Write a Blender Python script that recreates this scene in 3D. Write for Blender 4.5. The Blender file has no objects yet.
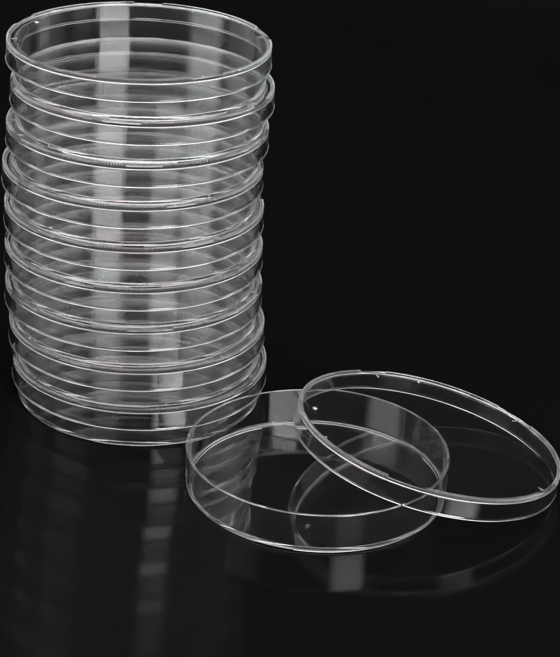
import bpy, math, random
from mathutils import Vector, Matrix
random.seed(7)
sc = bpy.context.scene
COL = sc.collection
MM = 0.001
PI = math.pi

# ------------------------------------------------------------------ materials
def nodes(name):
    m = bpy.data.materials.new(name); m.use_nodes = True
    nt = m.node_tree; nt.nodes.clear()
    out = nt.nodes.new('ShaderNodeOutputMaterial')
    return m, nt, out

def polystyrene():
    m, nt, out = nodes('clear_polystyrene')
    N, L = nt.nodes.new, nt.links.new
    g = N('ShaderNodeBsdfGlass'); g.inputs['IOR'].default_value = 1.59
    g.inputs['Color'].default_value = (0.985, 0.985, 0.985, 1)
    tc = N('ShaderNodeTexCoord')
    # faint pink and green casts of moulding stress
    n0 = N('ShaderNodeTexNoise'); n0.inputs['Scale'].default_value = 28; n0.inputs['Detail'].default_value = 2
    L(tc.outputs['Object'], n0.inputs['Vector'])
    cr = N('ShaderNodeValToRGB')
    cr.color_ramp.elements[0].position = 0.35; cr.color_ramp.elements[0].color = (1.0, 0.989, 0.994, 1)
    cr.color_ramp.elements[1].position = 0.65; cr.color_ramp.elements[1].color = (0.991, 1.0, 0.995, 1)
    L(n0.outputs['Fac'], cr.inputs['Fac']); L(cr.outputs['Color'], g.inputs['Color'])
    n1 = N('ShaderNodeTexNoise'); n1.inputs['Scale'].default_value = 45; n1.inputs['Detail'].default_value = 2
    L(tc.outputs['Object'], n1.inputs['Vector'])
    b = N('ShaderNodeBump'); b.inputs['Strength'].default_value = 0.05; b.inputs['Distance'].default_value = 0.0008
    L(n1.outputs['Fac'], b.inputs['Height']); L(b.outputs['Normal'], g.inputs['Normal'])
    n2 = N('ShaderNodeTexNoise'); n2.inputs['Scale'].default_value = 120; n2.inputs['Detail'].default_value = 4
    L(tc.outputs['Object'], n2.inputs['Vector'])
    mr = N('ShaderNodeMapRange'); mr.inputs['To Min'].default_value = 0.0; mr.inputs['To Max'].default_value = 0.012
    L(n2.outputs['Fac'], mr.inputs['Value']); L(mr.outputs['Result'], g.inputs['Roughness'])
    # the faint milkiness of moulded polystyrene
    d = N('ShaderNodeBsdfDiffuse'); d.inputs['Color'].default_value = (0.78, 0.74, 0.77, 1)
    t = N('ShaderNodeBsdfTranslucent'); t.inputs['Color'].default_value = (0.78, 0.74, 0.77, 1)
    a = N('ShaderNodeMixShader'); a.inputs['Fac'].default_value = 0.5
    L(d.outputs[0], a.inputs[1]); L(t.outputs[0], a.inputs[2])
    mx = N('ShaderNodeMixShader'); mx.inputs['Fac'].default_value = HAZE
    L(g.outputs[0], mx.inputs[1]); L(a.outputs[0], mx.inputs[2]); L(mx.outputs[0], out.inputs['Surface'])
    return m

def acrylic():
    m, nt, out = nodes('black_acrylic')
    N, L = nt.nodes.new, nt.links.new
    p = N('ShaderNodeBsdfPrincipled'); p.inputs['IOR'].default_value = 1.10
    tc = N('ShaderNodeTexCoord')
    p.inputs['Base Color'].default_value = (TABLE, TABLE, TABLE*1.04, 1)
    n = N('ShaderNodeTexNoise'); n.inputs['Scale'].default_value = 14; n.inputs['Detail'].default_value = 3
    L(tc.outputs['Object'], n.inputs['Vector'])
    mr = N('ShaderNodeMapRange'); mr.inputs['To Min'].default_value = 0.06; mr.inputs['To Max'].default_value = 0.10
    L(n.outputs['Fac'], mr.inputs['Value']); L(mr.outputs['Result'], p.inputs['Roughness'])
    L(p.outputs[0], out.inputs['Surface'])
    return m

HAZE = 0.003
TABLE = 0.0017
PS = polystyrene()
BLACK = acrylic()

# ------------------------------------------------------------------ mesh helpers
def fillet(pts, n=5):
    """pts: (r, z, fillet radius[, tags]) -> dense profile with rounded corners and support loops."""
    out = []
    K = len(pts)
    for i, p in enumerate(pts):
        P = Vector((p[0], p[1])); rad = p[2]; tag = p[3] if len(p) > 3 else ''
        if i in (0, K-1) or rad <= 0:
            out.append((P.x, P.y, tag)); continue
        A = Vector(pts[i-1][:2]) - P; B = Vector(pts[i+1][:2]) - P
        la, lb = A.length, B.length
        A.normalize(); B.normalize()
        ang = A.angle(B)
        t = min(rad / math.tan(ang/2), la*0.45, lb*0.45)
        rr = t * math.tan(ang/2)
        c = P + (A+B).normalized() * (rr / math.sin(ang/2))
        s, e = P + A*t, P + B*t
        sup = min(0.08, t*0.5)
        out.append(((s + A*min(sup, la*0.04+0.01)).x, (s + A*min(sup, la*0.04+0.01)).y, tag))
        va, vb = s - c, e - c
        tot = va.angle_signed(vb)
        for k in range(n+1):
            q = va.copy(); q.rotate(Matrix.Rotation(-tot*k/n, 2))
            q = q + c
            out.append((q.x, q.y, tag))
        out.append(((e + B*min(sup, lb*0.04+0.01)).x, (e + B*min(sup, lb*0.04+0.01)).y, tag))
    return out

def make_mesh(name, verts, faces):
    used = {}
    vv, ff = [], []
    for f in faces:
        g = []
        for i in reversed(f):
            if i not in used:
                used[i] = len(vv); vv.append(verts[i])
            g.append(used[i])
        ff.append(g)
    me = bpy.data.meshes.new(name)
    me.from_pydata(vv, [], ff)
    me.update()
    for p in me.polygons: p.use_smooth = True
    me.set_sharp_from_angle(angle=math.radians(50))
    me.materials.append(PS)
    return me

SEG = [(28, 83), (96.5, 151), (166.5, 223.5), (240, 296), (312, 368)]   # raised stretches of the stacking ring, degrees
NB = 1500
def segment_of(deg):
    for k, (a, b) in enumerate(SEG):
        for o in (0, 360, -360):
            if a <= deg + o <= b: return k
    return -1

def angles():
    base = [i*360/NB for i in range(NB)]
    ends = []
    for a, b in SEG:
        ends += [(a - 0.12) % 360, a % 360, b % 360, (b + 0.12) % 360]
    keep = [x for x in base if min(min(abs(x-e), 360-abs(x-e)) for e in ends) > 0.12]
    return sorted(keep + ends)
ANG = angles()
SEGA = [segment_of(x) if True else 0 for x in ANG]

def revolve(profile_of, part_of):
    """profile_of(seg, k, deg) -> list of (r,z); part_of(j, seg_face) -> part key for the faces between profile points j and j+1"""
    verts, ids = [], []
    for deg, s in zip(ANG, SEGA):
        a = math.radians(deg); row = []
        for r, z in profile_of(s, deg):
            row.append(len(verts)); verts.append((r*math.cos(a)*MM, r*math.sin(a)*MM, z*MM))
        ids.append(row)
    parts = {}
    n = len(ids); m = len(ids[0])
    for i in range(n):
        i2 = (i+1) % n
        s = max(SEGA[i], SEGA[i2])
        for j in range(m-1):
            f = (ids[i][j], ids[i2][j], ids[i2][j+1], ids[i][j+1])
            parts.setdefault(part_of(j, s), []).append(f)
    # close the two ends of the profile at the axis
    top = len(verts); z0 = profile_of(-1, 0)[0][1]; verts.append((0, 0, z0*MM))
    bot = len(verts); z1 = profile_of(-1, 0)[-1][1]; verts.append((0, 0, z1*MM))
    for i in range(n):
        i2 = (i+1) % n
        parts[part_of(0, -1)].append((top, ids[i2][0], ids[i][0]))
        parts[part_of(0, -1)].append((bot, ids[i][-1], ids[i2][-1]))
    return {k: (verts, f) for k, f in parts.items()}

def knurl(deg, amp):
    return amp * (1 - abs(((deg/1.2) % 1.0)*2 - 1)) - amp*0.5

# ---- lid: z = 0 at the bottom edge of the skirt, plate at the top
def lid_profile(h):
    zt = 7.03 + h
    pts = [(20, 7.03, 0, 'p'), (40, 7.03, 0, 'p'), (42.9, 7.03, 0, 'p'),
           (43.35, 7.03, 0.12, 'r'), (43.45, zt, min(0.12, h*0.4), 'r'), (44.62, zt, min(0.32, h*0.6), 'r'),
           (44.66, 6.35, 0, 'w'),
           (44.78, 0.75, 0.15, 'w'), (44.90, 0.55, 0.08, 'w'), (44.88, 0, 0.10, 'w'), (44.08, 0, 0.12, 'w'),
           (43.75, 6.05, 0.55, 'w'), (42.2, 6.05, 0, 'p'), (40, 6.05, 0, 'p'), (20, 6.05, 0, 'p')]
    return fillet(pts)
LP_HI, LP_LO = lid_profile(0.60), lid_profile(0.07)
LT = [t for _, _, t in LP_HI]
L_r0 = LT.index('r'); L_w0 = LT.index('w'); L_p1 = len(LT) - 3
def lid_prof(s, deg):
    P = LP_HI if s >= 0 else LP_LO
    res = []
    for j, (r, z, t) in enumerate(P):
        if s >= 0 and t == 'r' and r > 44.25:
            q = knurl(deg, 0.34); r += q*0.8; z += q*0.6 - 0.06
        res.append((r, z))
    return res
def lid_part(j, s):
    if j < L_r0 - 1 or j >= L_p1: return ('plate',)
    if j < L_w0: return ('ring', s) if s >= 0 else ('plate',)
    return ('wall',)
LID = revolve(lid_prof, lid_part)

# ---- base dish: z = 0 at the bottom of the foot ring, floor above it, wall rising to the rim
HB = 13.36
def base_profile(h):
    pts = [(20, 1.5, 0, 'p'), (38, 1.5, 0, 'p'), (40.6, 1.5, 0, 'p'), (41.45, 1.5, 0.7, 'w'), (41.95, HB, 0.3, 'w'), (42.93, HB, 0.3, 'w'),
           (42.45, 2.0, 0, 'w'), (42.40, 0.52, 0.45, 'w'), (41.75, 0.52, 0, 'f'),
           (41.7, 0.52-h, min(0.16, h*0.4), 'f'), (40.75, 0.52-h, min(0.16, h*0.4), 'f'), (40.7, 0.52, 0.1*min(1, h*2), 'f'),
           (40.2, 0.52, 0, 'p'), (38, 0.52, 0, 'p'), (20, 0.52, 0, 'p')]
    return fillet(pts)
BP_HI, BP_LO = base_profile(0.52), base_profile(0.03)
BT = [t for _, _, t in BP_HI]
B_w0 = BT.index('w'); B_f0 = BT.index('f'); B_p1 = len(BT) - 3
def base_prof(s, deg):
    P = BP_HI if s >= 0 else BP_LO
    res = []
    for j, (r, z, t) in enumerate(P):
        if s >= 0 and t == 'f' and r > 41.55 and j > B_f0 and z < 0.45:
            q = knurl(deg, 0.26); r += q; z -= q*0.4 - 0.06
        res.append((r, z))
    return res
def base_part(j, s):
    if j < B_w0 - 1 or j >= B_p1: return ('plate',)
    if j < B_f0: return ('wall',)
    return ('ring', s) if s >= 0 else ('plate',)
BASE = revolve(base_prof, base_part)

def dome(name, rx, ry, h, n=20, rings=5):
    """small closed moulded pip"""
    v, f = [], []
    for k in range(rings):
        e = k/rings * PI/2
        for i in range(n):
            a = 2*PI*i/n
            v.append((rx*math.cos(e)*math.cos(a)*MM, ry*math.cos(e)*math.sin(a)*MM, h*math.sin(e)*MM))
    t = len(v); v.append((0, 0, h*MM))
    for k in range(rings-1):
        for i in range(n):
            i2 = (i+1) % n
            f.append((k*n+i, k*n+i2, (k+1)*n+i2, (k+1)*n+i))
    for i in range(n): f.append(((rings-1)*n+i, (rings-1)*n+(i+1) % n, t))
    f.append(tuple(range(n-1, -1, -1)))
    return make_mesh(name, v, [tuple(reversed(q)) for q in f])

# mesh data shared by all copies of each kind
M_LID_PLATE = make_mesh('lid_plate', *LID[('plate',)])
M_LID_WALL = make_mesh('lid_wall', *LID[('wall',)])
M_LID_RING = [make_mesh('lid_ring', *LID[('ring', k)]) for k in range(5)]
M_BASE_PLATE = make_mesh('base_floor', *BASE[('plate',)])
M_BASE_WALL = make_mesh('base_wall', *BASE[('wall',)])
M_BASE_RING = [make_mesh('base_foot', *BASE[('ring', k)]) for k in range(5)]
M_RIB = dome('vent_rib', 1.1, 0.28, 0.4)
M_GATE = dome('gate_mark', 0.85, 0.7, 0.38)
M_NUB = dome('foot_nub', 0.55, 0.4, 0.35)
GAPS = [89.7, 158.7, 231.7, 304.0, 378.0]

def obj(name, me, parent=None, mat=None):
    o = bpy.data.objects.new(name, me); COL.objects.link(o)
    if parent: o.parent = parent
    if mat is not None: o.matrix_local = mat
    return o

def thing(name, label, cat, group=None):
    o = bpy.data.objects.new(name, None); COL.objects.link(o)
    o.empty_display_size = 0.01
    o['label'] = label; o['category'] = cat
    if group: o['group'] = group
    return o

def radial(r, z, deg, flip=False, yaw=0):
    a = math.radians(deg)
    m = Matrix.Translation((r*math.cos(a)*MM, r*math.sin(a)*MM, z*MM)) @ Matrix.Rotation(a + yaw, 4, 'Z')
    if flip: m = m @ Matrix.Rotation(PI, 4, 'X')
    return m

def make_lid(label, group=None):
    t = thing('petri_dish_cover', label, 'petri lid', group)
    obj('top_plate', M_LID_PLATE, t)
    obj('side_wall', M_LID_WALL, t)
    for k in range(5): obj('stacking_ridge', M_LID_RING[k], t)
    for d in (16, 67, 88, 186, 245, 303):               # vent ribs under the plate beside the wall
        obj('vent_rib', M_RIB, t, radial(42.0, 6.04, d, True))
    obj('gate_mark', M_GATE, t, radial(39.2, 7.035, 158))
    return t

def make_base(label, group=None):
    t = thing('petri_dish', label, 'petri dish', group)
    obj('floor_plate', M_BASE_PLATE, t)
    obj('side_wall', M_BASE_WALL, t)
    for k in range(5): obj('foot_ridge', M_BASE_RING[k], t)
    for d in GAPS: obj('foot_nub', M_NUB, t, radial(42.47, 1.3, d) @ Matrix.Rotation(PI/2, 4, 'Y'))
    return t

def dup(root, label):
    r = root.copy(); COL.objects.link(r); r['label'] = label
    for ch in list(root.children):
        c = ch.copy(); COL.objects.link(c); c.parent = r
    return r

# ------------------------------------------------------------------ the stack of nine closed dishes
X0 = 39.3
PITCH = 14.462
sx = [-40.31, -38.61, -39.93, -41.15, -40.26, -39.97, -39.54, -37.88, -36.43]   # centre of each lid, top to bottom, mm
sx = [-39.3 + (x + 39.3)*0.95 for x in sx]
ORD = ['topmost', 'second', 'third', 'fourth', 'fifth', 'sixth', 'seventh', 'eighth', 'lowest']
def lid_label(i):
    if i == 0: return 'topmost clear plastic petri dish lid of the tall stack, with nothing resting on it'
    if i == 8: return 'lowest clear plastic petri dish lid in the tall stack, just above the tabletop'
    return f'{ORD[i]} clear plastic petri dish lid from the top of the tall stack'
def base_label(i):
    if i == 0: return 'clear petri dish base under the topmost lid of the tall stack'
    if i == 8: return 'lowest clear petri dish base of the tall stack, standing directly on the glossy black tabletop'
    return f'clear petri dish base covered by the {ORD[i]} lid from the top of the tall stack'
LROT = [0, 33, 118, 205, 71, 160, 263, 14, 96]
BROT = [20, 140, 77, 251, 190, 311, 45, 128, 13]
proto_l = proto_b = None
for i in range(9):
    z = PITCH*(8-i)
    ly = random.uniform(-0.25, 0.25) if i else 0
    if i == 0: proto_l = l = make_lid(lid_label(i), 'petri dish lids in the tall stack')
    else: l = dup(proto_l, lid_label(i))
    l.location = ((sx[i]+X0)*MM, ly*MM, (z + PITCH - 7.03 - 0.03)*MM)
    l.rotation_euler = (0, 0, math.radians(LROT[i]))
    if i == 0: proto_b = b = make_base(base_label(i), 'petri dish bases in the tall stack')
    else: b = dup(proto_b, base_label(i))
    bx = (sx[i] + sx[i+1])/2 if i < 8 else sx[8] - 0.2
    b.location = ((bx+X0)*MM, ly*0.5*MM, z*MM + 0.00001)
    b.rotation_euler = (0, 0, math.radians(BROT[i]))

# ------------------------------------------------------------------ the open dish and its leaning lid
d = dup(proto_b, 'single open clear petri dish base lying on the black tabletop in front of the stack')
del d['group']
d.location = ((25.525+X0)*MM, -62.6*MM, 0.00001)
d.rotation_euler = (0, 0, math.radians(20))
lid = dup(proto_l, 'clear petri dish lid leaning tilted on the rim of the single open dish')
del lid['group']
LEAN = (61.337, -52.692, 8.87, 0.1950, 0.0494)
cx, cy, cz, a, b_ = LEAN
n = Vector((math.sin(a), math.sin(b_), 0)); n.z = math.sqrt(1 - n.length_squared)
ax = Vector((0, 1, 0)).cross(n).normalized(); ay = n.cross(ax)
R = Matrix((ax, ay, n)).transposed().to_4x4()
lid.matrix_world = Matrix.Translation(((cx+X0)*MM, cy*MM, cz*MM)) @ R @ Matrix.Rotation(math.radians(24), 4, 'Z')

# ------------------------------------------------------------------ black acrylic tabletop
def slab(name, x0, x1, y0, y1, z0, z1):
    v = [(x, y, z) for z in (z0, z1) for y in (y0, y1) for x in (x0, x1)]
    f = [(0, 2, 3, 1), (4, 5, 7, 6), (0, 1, 5, 4), (2, 6, 7, 3), (0, 4, 6, 2), (1, 3, 7, 5)]
    me = bpy.data.meshes.new(name); me.from_pydata(v, [], f); me.update(); me.materials.append(BLACK)
    o = bpy.data.objects.new(name, me); COL.objects.link(o); o['kind'] = 'structure'
    return o
slab('tabletop', -2.5, 2.5, -1.6, 3.2, -0.012, 0.0)

# ------------------------------------------------------------------ world: a dark studio
w = bpy.data.worlds.new('World'); sc.world = w; w.use_nodes = True
bg = w.node_tree.nodes['Background']
bg.inputs['Color'].default_value = (0.0056, 0.0056, 0.0058, 1); bg.inputs['Strength'].default_value = 1.0

# ------------------------------------------------------------------ camera
D, H, pit, yaw, roll, f = 677.05, 339.65, 0.3057, 0.01115, 0.05306, 2102.44
F = Vector((math.sin(yaw)*math.cos(pit), math.cos(yaw)*math.cos(pit), -math.sin(pit)))
Rt = F.cross(Vector((0, 0, 1))).normalized(); U = Rt.cross(F)
Rr = math.cos(roll)*Rt + math.sin(roll)*U; Ur = math.cos(roll)*U - math.sin(roll)*Rt
cd = bpy.data.cameras.new('camera'); cam = bpy.data.objects.new('camera', cd); COL.objects.link(cam)
cam.matrix_world = Matrix.Translation((X0*MM, -D*MM, H*MM)) @ Matrix((Rr, Ur, -F)).transposed().to_4x4()
cd.sensor_fit = 'HORIZONTAL'; cd.sensor_width = 36; cd.lens = f/560*36
cd.shift_x = -0.8/560; cd.shift_y = -269.75/560
cd.clip_start = 0.01; cd.clip_end = 50
sc.camera = cam

# ------------------------------------------------------------------ studio softboxes and added lamps
def softbox(name, az, dist, zc, wdt, hgt, L, col=(1, 1, 1), aim=(0, 0, 0.06), soft=(0, 0)):
    """az: degrees to the right of the camera as seen from the stack; L: radiance"""
    ld = bpy.data.lights.new(name, 'AREA'); ld.shape = 'RECTANGLE'; ld.size = wdt; ld.size_y = hgt
    ld.energy = L * PI * wdt * hgt; ld.color = col
    if soft[0] or soft[1]:
        # the diffuser of a real softbox glows brightest in the middle and falls off to its edges
        ld.use_nodes = True; nt = ld.node_tree; N, K = nt.nodes.new, nt.links.new
        em = nt.nodes['Emission']
        ge = N('ShaderNodeNewGeometry'); sp = N('ShaderNodeSeparateXYZ'); K(ge.outputs['Parametric'], sp.inputs[0])
        prev = None
        for axis, sf in (('X', soft[0]), ('Y', soft[1])):
            if not sf: continue
            a = N('ShaderNodeMath'); a.operation = 'SUBTRACT'; a.inputs[1].default_value = 0.5; K(sp.outputs[axis], a.inputs[0])
            b = N('ShaderNodeMath'); b.operation = 'ABSOLUTE'; K(a.outputs[0], b.inputs[0])
            m = N('ShaderNodeMapRange'); m.interpolation_type = 'SMOOTHSTEP'
            m.inputs['From Min'].default_value = 0.5 - sf; m.inputs['From Max'].default_value = 0.5
            m.inputs['To Min'].default_value = 1; m.inputs['To Max'].default_value = 0
            K(b.outputs[0], m.inputs['Value'])
            if prev is None: prev = m.outputs['Result']
            else:
                q = N('ShaderNodeMath'); q.operation = 'MULTIPLY'; K(prev, q.inputs[0]); K(m.outputs['Result'], q.inputs[1]); prev = q.outputs[0]
        K(prev, em.inputs['Strength'])
    o = bpy.data.objects.new(name, ld); COL.objects.link(o)
    base = math.atan2(-D, X0)
    t = base + math.radians(az)
    p = Vector((math.cos(t)*dist, math.sin(t)*dist, zc)); o.location = p
    o.rotation_euler = (Vector(aim) - p).to_track_quat('-Z', 'Y').to_euler()
    return o
softbox('softbox_key', 27, 1.15, 0.50, 0.66, 0.40, 62, soft=(0.30, 0.3))
softbox('softbox_key_upper', 27, 1.15, 0.86, 0.62, 0.28, 9, soft=(0.3, 0))
softbox('softbox_key_lower', 27, 1.15, 0.19, 0.62, 0.18, 2.0, soft=(0.3, 0))
softbox('softbox_fill', -64, 1.25, 0.62, 1.05, 1.0, 3.8, soft=(0.28, 0.25))
softbox('added_top_front', -10, 0.48, 1.05, 0.30, 0.30, 28)  # added lamp, there to put bright dashes on the ring edges
softbox('softbox_overhead', 180, 0.10, 1.0, 2.2, 1.2, 4)
softbox('side_panel_light', -106, 1.2, 0.5, 0.9, 0.9, 1.0, soft=(0.3, 0.3))
softbox('side_panel_light', 100, 1.2, 0.5, 1.1, 0.9, 0.7, soft=(0.3, 0.3))
softbox('added_back_strip', 180, 1.4, 0.095, 1.5, 0.15, 2.4)  # added strip, unseen behind the stack, to brighten the rims at the sides

# ------------------------------------------------------------------ render settings
sc.view_settings.view_transform = 'Standard'; sc.view_settings.look = 'None'
sc.view_settings.exposure = 0; sc.view_settings.gamma = 1
c = sc.cycles
c.max_bounces = 48; c.transmission_bounces = 48; c.glossy_bounces = 48; c.diffuse_bounces = 3; c.transparent_max_bounces = 64
c.caustics_reflective = True; c.caustics_refractive = True
c.sample_clamp_indirect = 6; c.blur_glossy = 0
c.use_denoising = True; c.denoising_input_passes = 'RGB'; c.denoiser = 'OPENIMAGEDENOISE'
c.use_adaptive_sampling = False
